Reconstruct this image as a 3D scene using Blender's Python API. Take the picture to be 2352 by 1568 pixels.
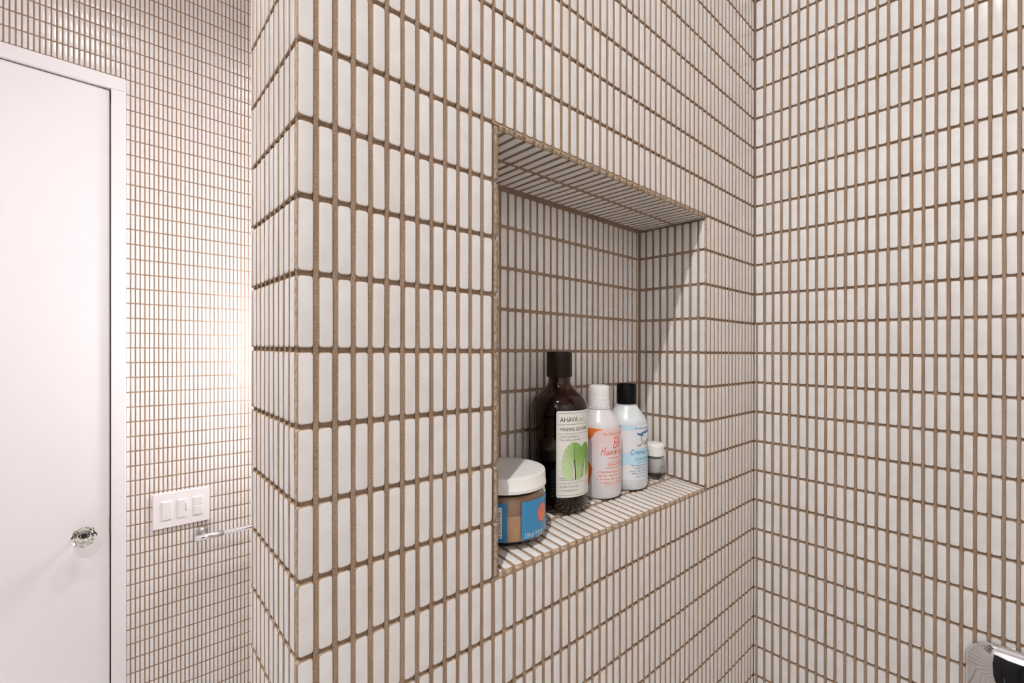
import bpy, bmesh, math, random
import numpy as np
from mathutils import Matrix, Vector
random.seed(7)
scene = bpy.context.scene
for o in list(bpy.data.objects): bpy.data.objects.remove(o)

# ------------------------------------------------------------------ units
P = 0.052                      # one tile course in metres; geometry below is written in courses
ZF = 31.0                      # floor lies this many courses below the eye
SX, SY = -0.01978, -0.00467    # the tile courses run slightly out of level
def M3(X, Y, Z): return Vector((X*P, Y*P, (Z+ZF)*P))
def T(X, Y, zu): return M3(X, Y, zu + SX*X + SY*Y)

# ------------------------------------------------------------------ camera
CAM = (-1.85229, -6.20874, 0.1192)
yaw, pitch, roll, FPX = 0.72757, -0.00122, 0.00092, 1052.730
fwd = Vector((math.sin(yaw)*math.cos(pitch), math.cos(yaw)*math.cos(pitch), math.sin(pitch)))
rgt0 = Vector((math.cos(yaw), -math.sin(yaw), 0)); up0 = rgt0.cross(fwd)
rgt = rgt0*math.cos(roll)+up0*math.sin(roll); upv = -rgt0*math.sin(roll)+up0*math.cos(roll)
cam_d = bpy.data.cameras.new('camera'); cam = bpy.data.objects.new('camera', cam_d)
scene.collection.objects.link(cam)
cam_d.sensor_fit = 'HORIZONTAL'; cam_d.sensor_width = 36.0; cam_d.lens = FPX*36.0/2352.0
cam_d.clip_start = 0.01
cl = M3(*CAM)
cam.matrix_world = Matrix(((rgt.x, upv.x, -fwd.x, cl.x), (rgt.y, upv.y, -fwd.y, cl.y), (rgt.z, upv.z, -fwd.z, cl.z), (0, 0, 0, 1)))
scene.camera = cam

# ------------------------------------------------------------------ world, exposure, lamps
w = bpy.data.worlds.new('World'); scene.world = w; w.use_nodes = True
w.node_tree.nodes['Background'].inputs[0].default_value = (1, .95, .92, 1)
w.node_tree.nodes['Background'].inputs[1].default_value = 0.02
vs = scene.view_settings
vs.view_transform = 'Standard'; vs.look = 'None'; vs.gamma = 1.0; vs.use_curve_mapping = False
vs.exposure = 0.03
cy = scene.cycles
cy.max_bounces = 7; cy.diffuse_bounces = 4; cy.glossy_bounces = 3; cy.transmission_bounces = 7; cy.caustics_reflective = False
cy.use_adaptive_sampling = True; cy.adaptive_threshold = .06; cy.adaptive_min_samples = 16
CEIL = 30.6
LAMPS = {   # recessed downlights, some added only as fill: position in courses, watts, colour, cone degrees, lens radius (m)
    'shower': ((-9.7, -9.0, CEIL-.35), 88, (.985, .97, .965), 150, .017),
    'door':   ((-1.9, 15.0, CEIL-.35), 37, (.98, .955, 1.0), 150, .035),
    'fill_wash_a': ((-18.6, -12.0, CEIL-.35), 300, (.985, .97, .965), 52, .035),  # added lamp: bounce off the left wall fills the niche
    'fill_wash_b': ((-18.6, 17.0, CEIL-.35), 270, (.97, .955, .99), 52, .035),  # added lamp: bounce off the left wall brightens the door side
    'fill_wash_c': ((-7.0, -24.6, CEIL-.35), 125, (.985, .97, .965), 46, .035),  # added lamp: bounce off the rear wall
    'fill_wash_d': ((6.0, -24.6, CEIL-.35), 125, (.985, .97, .965), 46, .035),  # added lamp: second bounce source on the rear wall
    'fill_back':  ((13.2, 17.0, CEIL-.35), 48, (.98, .955, 1.0), 150, .035),  # added lamp: extra light for the room behind the stub wall
}
GLOBE = ((10.2, 29.6, -0.6), 80, (.98, .955, 1.0))     # wall globe lamp hidden behind the pier

# ------------------------------------------------------------------ helpers
COL = scene.collection
def link(o, parent=None):
    COL.objects.link(o)
    if parent: o.parent = parent
    return o
def mesh_obj(name, verts, faces, mat, parent=None, smooth=False):
    me = bpy.data.meshes.new(name); me.from_pydata([tuple(v) for v in verts], [], faces); me.validate(); me.update()
    if smooth: me.polygons.foreach_set('use_smooth', [True]*len(me.polygons))
    if mat: me.materials.append(mat)
    return link(bpy.data.objects.new(name, me), parent)
def bm_obj(name, bm, mat, parent=None, smooth=False):
    me = bpy.data.meshes.new(name); bm.normal_update(); bm.to_mesh(me); bm.free()
    if smooth: me.polygons.foreach_set('use_smooth', [True]*len(me.polygons))
    if mat: me.materials.append(mat)
    return link(bpy.data.objects.new(name, me), parent)
def empty(name, loc):
    o = bpy.data.objects.new(name, None); o.location = loc; o.empty_display_size = .02; return link(o)
def tag(o, label, cat, kind=None, group=None):
    o['label'] = label; o['category'] = cat
    if kind: o['kind'] = kind
    if group: o['group'] = group
    return o
def bm_box(bm, a, b, f=M3):
    vs_ = [bm.verts.new(f(x, y, z)) for x in (a[0], b[0]) for y in (a[1], b[1]) for z in (a[2], b[2])]
    for q in ((0,1,3,2), (4,6,7,5), (0,4,5,1), (2,3,7,6), (0,2,6,4), (1,5,7,3)): bm.faces.new([vs_[i] for i in q])
def bevel_all(bm, w_, seg=2):
    bmesh.ops.recalc_face_normals(bm, faces=bm.faces)
    bmesh.ops.bevel(bm, geom=list(bm.edges), offset=w_, segments=seg, affect='EDGES', profile=.6)
def lathe(prof, seg=64):
    """prof: list of (r, z) in metres, from the axis round to the axis"""
    vs_, fs = [], []; rings = []
    for r, z in prof:
        if r < 1e-6: rings.append([len(vs_)]); vs_.append((0, 0, z))
        else:
            rings.append(list(range(len(vs_), len(vs_)+seg)))
            vs_ += [(r*math.cos(2*math.pi*i/seg), r*math.sin(2*math.pi*i/seg), z) for i in range(seg)]
    for A, B in zip(rings, rings[1:]):
        for i in range(seg):
            j = (i+1) % seg
            if len(A) == 1 and len(B) == 1: continue
            if len(A) == 1: fs.append((A[0], B[j], B[i]))
            elif len(B) == 1: fs.append((A[i], A[j], B[0]))
            else: fs.append((A[i], A[j], B[j], B[i]))
    return vs_, fs
def smooth_prof(pts, n=6):
    """Catmull-Rom through the points"""
    out = []
    p = [pts[0]]+list(pts)+[pts[-1]]
    for i in range(1, len(p)-2):
        for t in range(n):
            t /= n; a, b, c, d = p[i-1], p[i], p[i+1], p[i+2]
            out.append(tuple(.5*((2*b[k])+(-a[k]+c[k])*t+(2*a[k]-5*b[k]+4*c[k]-d[k])*t*t+(-a[k]+3*b[k]-3*c[k]+d[k])*t**3) for k in (0, 1)))
    out.append(tuple(pts[-1])); return out
def round_rect(w_, h_, r, n):
    pts = []
    for cx, cy, a0 in ((w_/2-r, h_/2-r, 0), (-w_/2+r, h_/2-r, 90), (-w_/2+r, -h_/2+r, 180), (w_/2-r, -h_/2+r, 270)):
        for i in range(n):
            a = math.radians(a0+90*i/(n-1)); pts.append((cx+r*math.cos(a), cy+r*math.sin(a)))
    return pts

# ------------------------------------------------------------------ materials
def mat(name, base=(.8,.8,.8), rough=.5, metal=0, **kw):
    m = bpy.data.materials.new(name); m.use_nodes = True
    b = m.node_tree.nodes['Principled BSDF']
    b.inputs['Base Color'].default_value = (*base, 1); b.inputs['Roughness'].default_value = rough; b.inputs['Metallic'].default_value = metal
    for k, v in kw.items():
        b.inputs[k.replace('_', ' ')].default_value = v
    return m
def nodes(m): return m.node_tree.nodes, m.node_tree.links, m.node_tree.nodes['Principled BSDF']
def ramp(n, stops):
    r = n.new('ShaderNodeValToRGB'); e = r.color_ramp.elements
    while len(e) < len(stops): e.new(.5)
    for i, (p, c) in enumerate(stops): e[i].position = p; e[i].color = (*c, 1)
    return r
def noise(n, l, scale, detail=3, coord='Object'):
    tc = n.new('ShaderNodeTexCoord'); t = n.new('ShaderNodeTexNoise'); t.inputs['Scale'].default_value = scale; t.inputs['Detail'].default_value = detail
    l.new(tc.outputs[coord], t.inputs['Vector']); return t
def bump(n, l, b, src, strength, dist):
    k = n.new('ShaderNodeBump'); k.inputs['Strength'].default_value = strength; k.inputs['Distance'].default_value = dist
    l.new(src, k.inputs['Height']); l.new(k.outputs[0], b.inputs['Normal'])

def tile_material():
    m = mat('glazed_tile', rough=.17); n, l, b = nodes(m)
    at = n.new('ShaderNodeAttribute'); at.attribute_name = 'rim'
    oi = n.new('ShaderNodeObjectInfo')
    geo = n.new('ShaderNodeNewGeometry')
    nz = n.new('ShaderNodeTexNoise'); nz.inputs['Scale'].default_value = 70; nz.inputs['Detail'].default_value = 0
    l.new(geo.outputs['Position'], nz.inputs['Vector'])
    # slight tone change from tile to tile and cloudiness of the glaze
    mr = n.new('ShaderNodeMapRange'); mr.inputs[3].default_value = .955; mr.inputs[4].default_value = 1.0; l.new(oi.outputs['Random'], mr.inputs[0])
    gl = ramp(n, [(.35, (.80, .772, .752)), (.7, (.84, .816, .80))]); l.new(nz.outputs['Fac'], gl.inputs[0])
    mul = n.new('ShaderNodeVectorMath'); mul.operation = 'SCALE'; l.new(gl.outputs[0], mul.inputs[0]); l.new(mr.outputs[0], mul.inputs['Scale'])
    # clay body on the sides
    n2 = n.new('ShaderNodeTexNoise'); n2.inputs['Scale'].default_value = 260; n2.inputs['Detail'].default_value = 0; l.new(geo.outputs['Position'], n2.inputs['Vector'])
    cl_ = ramp(n, [(.3, (.38, .275, .175)), (.7, (.62, .49, .36))]); l.new(n2.outputs['Fac'], cl_.inputs[0])
    # the glaze thins to a brown line along the rim
    r0 = n.new('ShaderNodeMapRange'); r0.inputs[1].default_value = 1.0; r0.inputs[2].default_value = 1.25; l.new(at.outputs['Fac'], r0.inputs[0])
    side = n.new('ShaderNodeMix'); side.data_type = 'RGBA'; side.inputs['A'].default_value = (.33, .20, .105, 1)
    l.new(r0.outputs[0], side.inputs['Factor']); l.new(cl_.outputs[0], side.inputs['B'])
    r1 = n.new('ShaderNodeMapRange'); r1.inputs[1].default_value = .25; r1.inputs[2].default_value = .85; l.new(at.outputs['Fac'], r1.inputs[0])
    mx = n.new('ShaderNodeMix'); mx.data_type = 'RGBA'
    l.new(r1.outputs[0], mx.inputs['Factor']); l.new(mul.outputs[0], mx.inputs['A']); l.new(side.outputs['Result'], mx.inputs['B'])
    l.new(mx.outputs['Result'], b.inputs['Base Color'])
    rr = n.new('ShaderNodeMapRange'); rr.inputs[3].default_value = .17; rr.inputs[4].default_value = .7; l.new(r1.outputs[0], rr.inputs[0]); l.new(rr.outputs[0], b.inputs['Roughness'])
    return m
def grout_material(name, a, c):
    m = mat(name, rough=.95); n, l, b = nodes(m)
    t = noise(n, l, 2400, 1); t2 = noise(n, l, 22, 1)
    r = ramp(n, [(.3, a), (.72, c)]); l.new(t.outputs['Fac'], r.inputs[0])
    r2 = ramp(n, [(.3, (.80, .76, .70)), (.65, (1, 1, 1))]); l.new(t2.outputs['Fac'], r2.inputs[0])
    mx = n.new('ShaderNodeMix'); mx.data_type = 'RGBA'; mx.blend_type = 'MULTIPLY'; mx.inputs['Factor'].default_value = .8
    l.new(r.outputs[0], mx.inputs['A']); l.new(r2.outputs[0], mx.inputs['B']); l.new(mx.outputs['Result'], b.inputs['Base Color'])
    bump(n, l, b, t.outputs['Fac'], .7, .0005)
    b.inputs['Specular IOR Level'].default_value = .2
    return m
TILE = tile_material()
GROUT = grout_material('brown_grout', (.25, .168, .112), (.575, .44, .34))
M_PAINT = mat('white_paint', (.85, .835, .825), .6)
M_DOOR = mat('door_paint', (.86, .83, .845), .38)
nn, ll, bb = nodes(M_DOOR); _t = noise(nn, ll, 60, 2); bump(nn, ll, bb, _t.outputs['Fac'], .04, .001)
M_CEIL = mat('ceiling_paint', (.85, .83, .81), .8)
M_FLOOR = mat('floor_tile', (.52, .47, .43), .5)
nn, ll, bb = nodes(M_FLOOR); _t = noise(nn, ll, 12, 4); _r = ramp(nn, [(.3, (.46,.44,.42)), (.7, (.60,.575,.55))]); ll.new(_t.outputs['Fac'], _r.inputs[0]); ll.new(_r.outputs[0], bb.inputs['Base Color'])
M_DARK = mat('stand_in_black', (.004, .004, .005), .9)  # black of the added reflection stand-in
M_CHROME = mat('chrome', (.86, .86, .88), .05, 1.0)
M_STEEL = mat('brushed_steel', (.86, .85, .87), .24, 1.0)
M_BRONZE = mat('aged_brass', (.20, .15, .09), .4, .9)
M_PLASTIC = mat('switch_plastic', (.88, .84, .84), .32)
M_GLASS = mat('cut_glass', (.86, .88, .78), .03, Transmission_Weight=1.0, IOR=1.5)
def emissive(name, col, s):
    m = mat(name, col, .5); b = m.node_tree.nodes['Principled BSDF']
    b.inputs['Emission Color'].default_value = (*col, 1); b.inputs['Emission Strength'].default_value = s; return m

# ------------------------------------------------------------------ tiles
GH = .05       # depth of the horizontal joints; the vertical joints are filled flush in one run
GR = .020     # grout surface lies this far behind the tile faces
_cache = {}
PILLOW = .10
def tile_proto(w_, h_, depth):
    """verts, faces, rim value; face at z = 0, u along x, v along y (in courses)"""
    r = min(.042, w_*.3)
    o0 = round_rect(w_, h_, r, 3); ins = min(.022, w_*.2)
    o1 = round_rect(w_-2*ins, h_-2*ins, max(r-ins*.55, .008), 3)
    v, rim, f = [], [], []
    for ring, z, a in ((o0, -depth, 2.0), (o0, -.011, 1.0), (o1, 0.0, 0.0)):
        v += [(x, y, z) for x, y in ring]; rim += [a]*12
    for k in (0, 12):
        for i in range(12): j = (i+1) % 12; f.append((k+i, k+j, k+12+j, k+12+i))
    f.append(tuple(range(24, 36)))
    # shading normals of the softly pillowed glaze
    nrm = []
    for k, tilt in ((0, 1.0), (1, .75), (2, PILLOW)):
        for i in range(12):
            a = math.radians((i//3)*90+45*(i % 3)); n_ = Vector((math.cos(a)*tilt, math.sin(a)*tilt, math.sqrt(max(0, 1-tilt*tilt)))); nrm.append(tuple(n_.normalized()))
    return v, f, rim, nrm
def tile_mesh(w_, h_, depth):
    key = (round(w_, 3), round(h_, 3), round(depth, 3))
    if key in _cache: return _cache[key]
    v, f, rim, nrm = tile_proto(*key)
    me = bpy.data.meshes.new('tile'); me.from_pydata([(x*P, y*P, z*P) for x, y, z in v], [], f)
    me.polygons.foreach_set('use_smooth', [True]*25); me.normals_split_custom_set_from_vertices(nrm)
    at = me.attributes.new('rim', 'FLOAT', 'POINT'); at.data.foreach_set('value', rim)
    me.materials.append(TILE); _cache[key] = me; return me
def project(p):
    d = p-cl; z = d.dot(fwd)
    if z < .01: return None
    return 1176+FPX*d.dot(rgt)/z, 784-FPX*d.dot(upv)/z, d
def build_tiles(parent, tiles, limit=300):
    """tiles: (centre, u axis, v axis, normal, w, h, depth, may_be_seen). The largest in the picture become objects, the rest one field."""
    scored = []
    for t in tiles:
        c, u, v, nrm, w_, h_, dep, seen = t
        s = 0; q = project(c)
        if q and seen and -20 < q[0] < 2372 and -30 < q[1] < 1598:
            s = w_*h_*abs(q[2].normalized().dot(nrm))/q[2].length_squared
            # narrow slivers count for little
            s *= min(1, w_/.12)
        scored.append((s, t))
    scored.sort(key=lambda a: -a[0])
    single = [t for s, t in scored[:limit] if s > 0]; rest = [t for s, t in scored if s <= 0] + [t for s, t in scored[limit:] if s > 0]
    def basis(u, v, nrm):
        a = random.gauss(0, .0032); ta, tb = random.gauss(0, .006), random.gauss(0, .003)
        u2 = (u+v*a+nrm*ta).normalized(); n2 = (nrm-u*ta-v*tb).normalized(); v2 = n2.cross(u2).normalized(); n2 = u2.cross(v2)
        return u2, v2, n2
    for c, u, v, nrm, w_, h_, dep, seen in single:
        o = bpy.data.objects.new('tile', tile_mesh(w_+0, h_, dep))
        u2, v2, n2 = basis(u, v, nrm)
        c2 = c + u*(random.gauss(0, .003)*P)+v*(random.gauss(0, .002)*P)+nrm*(random.gauss(0, .0015)*P)
        o.matrix_world = Matrix(((u2.x, v2.x, n2.x, c2.x), (u2.y, v2.y, n2.y, c2.y), (u2.z, v2.z, n2.z, c2.z), (0, 0, 0, 1)))
        link(o, parent)
    if rest:
        VV, NN, FF, RR, base = [], [], [], [], 0; cache = {}
        for c, u, v, nrm, w_, h_, dep, seen in rest:
            key = (round(w_, 3), round(h_, 3), round(dep, 3))
            if key not in cache:
                a, f, rim, nn_ = tile_proto(*key); cache[key] = (np.array(a)*P, f, rim, np.array(nn_))
            a, f, rim, nn_ = cache[key]
            u2, v2, n2 = basis(u, v, nrm)
            R_ = np.array([u2, v2, n2])
            VV.append(a@R_+np.array(c)); NN.append(nn_@R_); RR += rim
            FF += [tuple(i+base for i in q) for q in f]; base += len(a)
        me = bpy.data.meshes.new('tile_field'); me.from_pydata(np.concatenate(VV).tolist(), [], FF)
        me.polygons.foreach_set('use_smooth', [True]*(25*len(rest))); me.normals_split_custom_set_from_vertices(np.concatenate(NN).tolist())
        at = me.attributes.new('rim', 'FLOAT', 'POINT'); at.data.foreach_set('value', RR)
        me.materials.append(TILE)
        o = link(bpy.data.objects.new('tile_field', me), parent); o['kind'] = 'stuff'
EX, EY, EZ = Vector((1,0,0)), Vector((0,1,0)), Vector((0,0,1))
WF, AF, WW = .25127, .23213, 14.7828
JT, JH = .058, .058            # joint widths
KMIN, KMAX = -30, 30
NX0, NX1, NZ0, NZ1, NY = 3.36, 11.166, -3.90, 3.90, 2.195   # niche lining faces
SLOPE = .085                   # the niche sill falls towards the shower
fj = lambda n: AF+(n-1)*WF     # joint n of the niche wall

def joint_strip(bm, axis, c, plane, inward, z0, z1, fixed=None):
    """a run of grout filling one vertical joint up to GR behind the tile faces"""
    h = JT*.5+.004; a, b = plane+inward*GR, plane+inward*(GH+.02)
    lo, hi = min(a, b), max(a, b)
    if axis == 'x': bm_box(bm, (c-h, lo, z0), (c+h, hi, z1), T)
    else: bm_box(bm, (lo, c-h, z0), (hi, c+h, z1), T)
# ---- niche wall (the stub wall between the shower and the room)
bm = bmesh.new()
hx0, hx1, hz0, hz1, hy = 3.27, 11.27, -4.03, 4.03, 2.26
D = 2.536
bm_box(bm, (.07, GH, -31.5), (hx0, D-.03, CEIL+.6), T); bm_box(bm, (hx1, GH, -31.5), (WW+.3, D-.03, CEIL+.6), T)
bm_box(bm, (hx0, GH, -31.5), (hx1, D-.03, hz0-.06), T); bm_box(bm, (hx0, GH, hz1-.02), (hx1, D-.03, CEIL+.6), T)
bm_box(bm, (hx0, hy, hz0-.06), (hx1, D-.03, hz1-.02), T)
for n in range(1, 59):
    if 13 <= n <= 45: joint_strip(bm, 'x', fj(n), 0, 1, -31, -4); joint_strip(bm, 'x', fj(n), 0, 1, 4, CEIL)
    else: joint_strip(bm, 'x', fj(n), 0, 1, -31, CEIL)
wall_front = tag(bm_obj('wall_front', bm, GROUT), 'stub wall of white finger tiles and brown grout around the shower niche', 'wall', 'structure')
tl = []
for k in range(KMIN, KMAX):
    for n in range(0, 59):
        a = 0.0 if n == 0 else fj(n)+JT/2
        b = WW-.03 if n == 58 else fj(n+1)-JT/2
        if -4 <= k < 4 and 13 <= n < 45: continue
        X = (a+b)/2
        tl.append((T(X, 0, k+.5), EX, EZ, -EY, b-a, 1-JH, .108 if n == 0 else .07, True))
build_tiles(wall_front, tl)

# ---- end face of the stub wall
bm = bmesh.new(); bm_box(bm, (GH, GH, -31.5), (.07, D-.03, CEIL+.6))
yj = [.374+n*WF for n in range(9)]
for c in [.126]+yj: joint_strip(bm, 'y', c, 0, 1, -31, CEIL)
wall_end = tag(bm_obj('wall_end', bm, GROUT), 'narrow tiled end of the stub wall left of the niche', 'wall', 'structure')
yj = [.374+n*WF for n in range(9)]
edges = [(.142, yj[0]-JT/2)]+[(yj[i]+JT/2, yj[i+1]-JT/2) for i in range(8)]+[(yj[8]+JT/2, D)]
build_tiles(wall_end, [(T(0, (a+b)/2, k+.5), -EY, EZ, -EX, b-a, 1-JH, .07, True) for k in range(KMIN, KMAX) for a, b in edges])

# ---- niche lining (its joints are raked deeper)
GN = .034
bm = bmesh.new()
sg = lambda y: NZ0-.005+SLOPE*y
def prism(bm, x0, x1, y0, y1, zlo, zhi0, zhi1):
    pts = [T(x, y, z) for x in (x0, x1) for y, z in ((y0, zlo), (y1, zlo), (y1, zhi1), (y0, zhi0))]
    v = [bm.verts.new(p) for p in pts]
    for q in ((0,1,2,3), (7,6,5,4), (0,4,5,1), (1,5,6,2), (2,6,7,3), (3,7,4,0)): bm.faces.new([v[i] for i in q])
prism(bm, hx0, hx1, GR+.01, hy, -4.1, sg(0)-GN, sg(hy)-GN)                    # sill bed
prism(bm, 3.255, 11.285, GR-.006, .12, 3.985, 4.036, 4.036)                      # mortar line above the soffit edge
prism(bm, 3.255, 11.285, GR-.006, .12, -4.036, -3.975, -3.975)                   # mortar line below the sill edge
prism(bm, hx0, hx1, GR+.01, hy, NZ1+GN, 4.03, 4.03)                             # soffit bed
prism(bm, hx0-.001, NX0-GN, GR+.012, hy, -4.1, 4.03, 4.03)                      # left jamb bed
prism(bm, NX1+GN, hx1, GR+.012, hy, -4.1, 4.03, 4.03)                      # right jamb bed
prism(bm, hx0, hx1, NY+GN, hy, -4.1, 4.03, 4.03)                      # back bed
wall_niche = tag(bm_obj('wall_niche', bm, GROUT), 'recessed tiled niche with a sloping sill in the shower wall', 'niche', 'structure')
tl = []
sl_n = Vector((0, -SLOPE, 1)).normalized(); sl_v = Vector((0, 1, SLOPE)).normalized()
for n in range(13, 45):
    a, b = max(fj(n)+JT/2, NX0+.02), min(fj(n+1)-JT/2, NX1-.02)
    X = (a+b)/2
    for y0, y1 in ((0, .957), (1.035, 2.06)):
        Y = (y0+y1)/2
        tl.append((T(X, Y, sg(Y)), EX, sl_v, sl_n, b-a, y1-y0, .105, True))
        tl.append((T(X, Y, NZ1), EX, -EY, -EZ, b-a, y1-y0, .115, True))
for i in range(-1, 25):                                                    # back
    b = 11.054-i*.2525-JT/2; a = b-.2525+JT
    b = min(b, NX1-.05)
    if a < NX0+.03: continue
    for k in range(-4, 4):
        z0, z1 = k+JH/2, k+1-JH/2
        if k == -4: z0 = sg(NY)+.03
        if k == 3: z1 = NZ1-.05
        tl.append((T((a+b)/2, NY, (z0+z1)/2), EX, EZ, -EY, b-a, z1-z0, .05, a > 5.1))
for i in range(30):                                                        # the rest of the back, behind the left jamb
    b = 11.054-(i+25)*.2525-JT/2; a = max(b-.2525+JT, NX0+.04)
    if b-a < .05: continue
    for k in range(-4, 4):
        z0, z1 = k+JH/2, k+1-JH/2
        if k == -4: z0 = sg(NY)+.03
        if k == 3: z1 = NZ1-.05
        tl.append((T((a+b)/2, NY, (z0+z1)/2), EX, EZ, -EY, b-a, z1-z0, .05, False))
jy = [.205+.2475*n for n in range(8)]
ed = [(0.0, jy[0]-JT/2)]+[(jy[i]+JT/2, jy[i+1]-JT/2) for i in range(7)]+[(jy[7]+JT/2, NY-.05)]
for a, b in ed:
    Y = (a+b)/2
    for k in range(-4, 4):
        z0, z1 = k+JH/2, k+1-JH/2
        if k == -4: z0 = sg(Y)+.03
        if k == 3: z1 = NZ1-.035
        tl.append((T(NX1, Y, (z0+z1)/2), -EY, EZ, -EX, b-a, z1-z0, .10, True))
        if k == -4 and a == 0.0: z0 = -4.0+JH/2
        if k == 3 and a == 0.0: z1 = 4-JH/2
        tl.append((T(NX0, Y, (z0+z1)/2), EY, EZ, EX, b-a, z1-z0, .105, a == 0.0))
build_tiles(wall_niche, tl, 300)

# ---- right wall
bm = bmesh.new(); bm_box(bm, (WW+GH, -28, -31.5), (WW+.6, GR, CEIL+.6)); bm_box(bm, (WW+GH, D, -31.5), (WW+.6, 36, CEIL+.6))
WR, AR = .2502, .33249
for j in range(0, 66):
    c = -(AR+(j-1)*WR)
    if j == 0: joint_strip(bm, 'y', c, WW, 1, -31, 1)
    else: joint_strip(bm, 'y', c, WW, 1, -31, CEIL)
wall_right = tag(bm_obj('wall_right', bm, GROUT), 'side wall of white finger tiles with the chrome valve plate', 'wall', 'structure')
WR, AR = .2502, .33249
tl = []
for k in range(KMIN, KMAX):
    for j in range(0, 66):
        a = -(AR+(j-1)*WR)-JT/2; b = a-WR+JT
        if j == 0:
            if k < 1: tl.append((T(WW, (a+.105)/2 if False else (-.012+(-(AR-WR)+JT/2))/2, k+.5), -EY, EZ, -EX, .048, 1-JH, .07, True))
            else: b = -(AR)+JT/2+.02; a = -.045
        tl.append((T(WW, (a+b)/2, k+.5), -EY, EZ, -EX, abs(a-b), 1-JH, .07, True))
for k in range(KMIN, KMAX):                                                 # the same wall behind the stub wall
    for j in range(0, 124):
        Y = D+.13+j*WR
        tl.append((T(WW, Y+.1, k+.5), -EY, EZ, -EX, WR-JT, 1-JH, .07, False))
build_tiles(wall_right, tl)

# ---- far wall with the door
FY, ZB, AB = 34.0, -.22734, -.50858
DX1, DX0, DZ = -.738, -17.5, 17.63       # outer edge of the casing
bm = bmesh.new()
bm_box(bm, (DX1-.1, FY+GR, -31.5), (WW+.6, FY+1.2, CEIL+.6), M3); bm_box(bm, (-22.6, FY+GR, DZ-.1), (DX1-.1, FY+1.2, CEIL+.6), M3); bm_box(bm, (-22.6, FY+GR, -31.5), (DX0+.1, FY+1.2, DZ-.1), M3)
wall_back = tag(bm_obj('wall_back', bm, GROUT), 'far wall of small white finger tiles around the white door', 'wall', 'structure')
tl = []
for n in range(-86, 61):
    a, b = AB+n*WF+JT/2, AB+(n+1)*WF-JT/2; X = (a+b)/2
    if X < -22 or X > WW-.1: continue
    for k in range(KMIN, KMAX):
        z0, z1 = ZB+k+JH/2, ZB+k+1-JH/2
        if DX0 < X < DX1:
            if z1 < DZ+.05: continue
            z0 = max(z0, DZ+.01)
            if a < DX1 < b: pass
        q = project(T(X, FY, (z0+z1)/2))
        tl.append((T(X, FY, (z0+z1)/2), EX, EZ, -EY, b-a, z1-z0, .05, q is not None and q[0] < 575))
build_tiles(wall_back, tl)

# ---- rest of the room: plain painted surfaces behind the camera, floor, ceiling
bm = bmesh.new(); bm_box(bm, (-23, -28.5, -32), (WW+.6, 35.2, -31))
tag(bm_obj('floor', bm, M_FLOOR), 'grey stone floor of the bathroom below the picture', 'floor', 'structure')
bm = bmesh.new(); bm_box(bm, (-23, -28.5, CEIL), (WW+.6, 35.2, CEIL+.6))
tag(bm_obj('ceiling', bm, M_CEIL), 'white painted ceiling with recessed downlights', 'ceiling', 'structure')
bm = bmesh.new(); bm_box(bm, (-23, -28.5, -31.5), (-22.2, 35.2, CEIL+.3))
tag(bm_obj('wall_left', bm, M_PAINT), 'white painted wall left of the camera', 'wall', 'structure')
cb = tag(empty('reflection_stand_in', M3(-19.5, -5.5, -31)), 'unseen black stand-in added for the dark reflection in the chrome valve plate', 'reflection_stand_in')  # added out of view so the chrome plate reflects black
def cpart(name, a, b, m):
    bm = bmesh.new(); bm_box(bm, a, b); bevel_all(bm, .002, 2); bm.transform(Matrix.Translation(-Vector(cb.location))); return bm_obj(name, bm, m, cb)
cpart('stand_in_body', (-22.1, -12.5, -31), (-16.8, 8.5, 5.5), M_DARK)
for k in range(3):
    d_ = cpart('stand_in_door', (-16.78, -12.4+k*7, -29.5), (-16.4, -5.6+k*7, 5.2), M_DARK)
    kb = cpart('stand_in_handle', (-16.38, -6.1+k*7, -20), (-16.1, -5.9+k*7, -16), M_STEEL); kb.parent = d_; kb.location = (0, 0, 0)
bm = bmesh.new(); bm_box(bm, (-23, -28.6, -31.5), (WW+.6, -28, CEIL+.3))
tag(bm_obj('wall_rear', bm, M_PAINT), 'white painted wall behind the camera', 'wall', 'structure')

# ---- door and casing
def sheared(x, y, z): return T(x, y, z)
ix, iz = -1.498, 16.76     # inner edge of the casing
bm = bmesh.new()
for a, b in (((ix, FY-.32, -31.1), (DX1, FY+.6, iz)), ((DX0, FY-.32, -31.1), (DX0+.76, FY+.6, iz)), ((DX0, FY-.32, iz), (DX1, FY+.6, DZ))):
    b2 = bmesh.new(); bm_box(b2, a, b, sheared); bevel_all(b2, .0016, 1)
    me_ = bpy.data.meshes.new('t'); b2.to_mesh(me_); b2.free(); bm.from_mesh(me_); bpy.data.meshes.remove(me_)
tag(bm_obj('trim_1', bm, M_DOOR), 'white painted casing around the flush white door', 'door casing', 'structure')
door = tag(empty('door_1', T(-9, FY, -31)), 'flush white door with a cut glass knob', 'door', 'structure')
inv = Matrix.Translation(-Vector(door.location))
def dpart(name, bm, m, smooth=False, parent=None):
    bm.transform(Matrix.Translation(-(Vector(door.location))))
    o = bm_obj(name, bm, m, door, smooth); return o
bm = bmesh.new(); bm_box(bm, (DX0+.76+.06, FY-.10, -30.9), (ix-.075, FY+.5, iz-.07), sheared); bevel_all(bm, .0012, 1); dpart('panel', bm, M_DOOR)
bm = bmesh.new(); bm_box(bm, (DX0+.7, FY+.52, -31), (DX1-.2, FY+.6, iz+.1), sheared); dpart('gap_backing', bm, mat('gap_shade', (.30, .28, .27), .8))  # sheet behind the door, its grey stands for the shade in the gap
bm = bmesh.new(); bm_box(bm, (ix-.085, FY-.13, -12.45), (ix-.02, FY+.3, -11.35), sheared); dpart('strike_plate', bm, M_BRONZE)
KX, KZ = -2.777, -12.07
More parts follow.
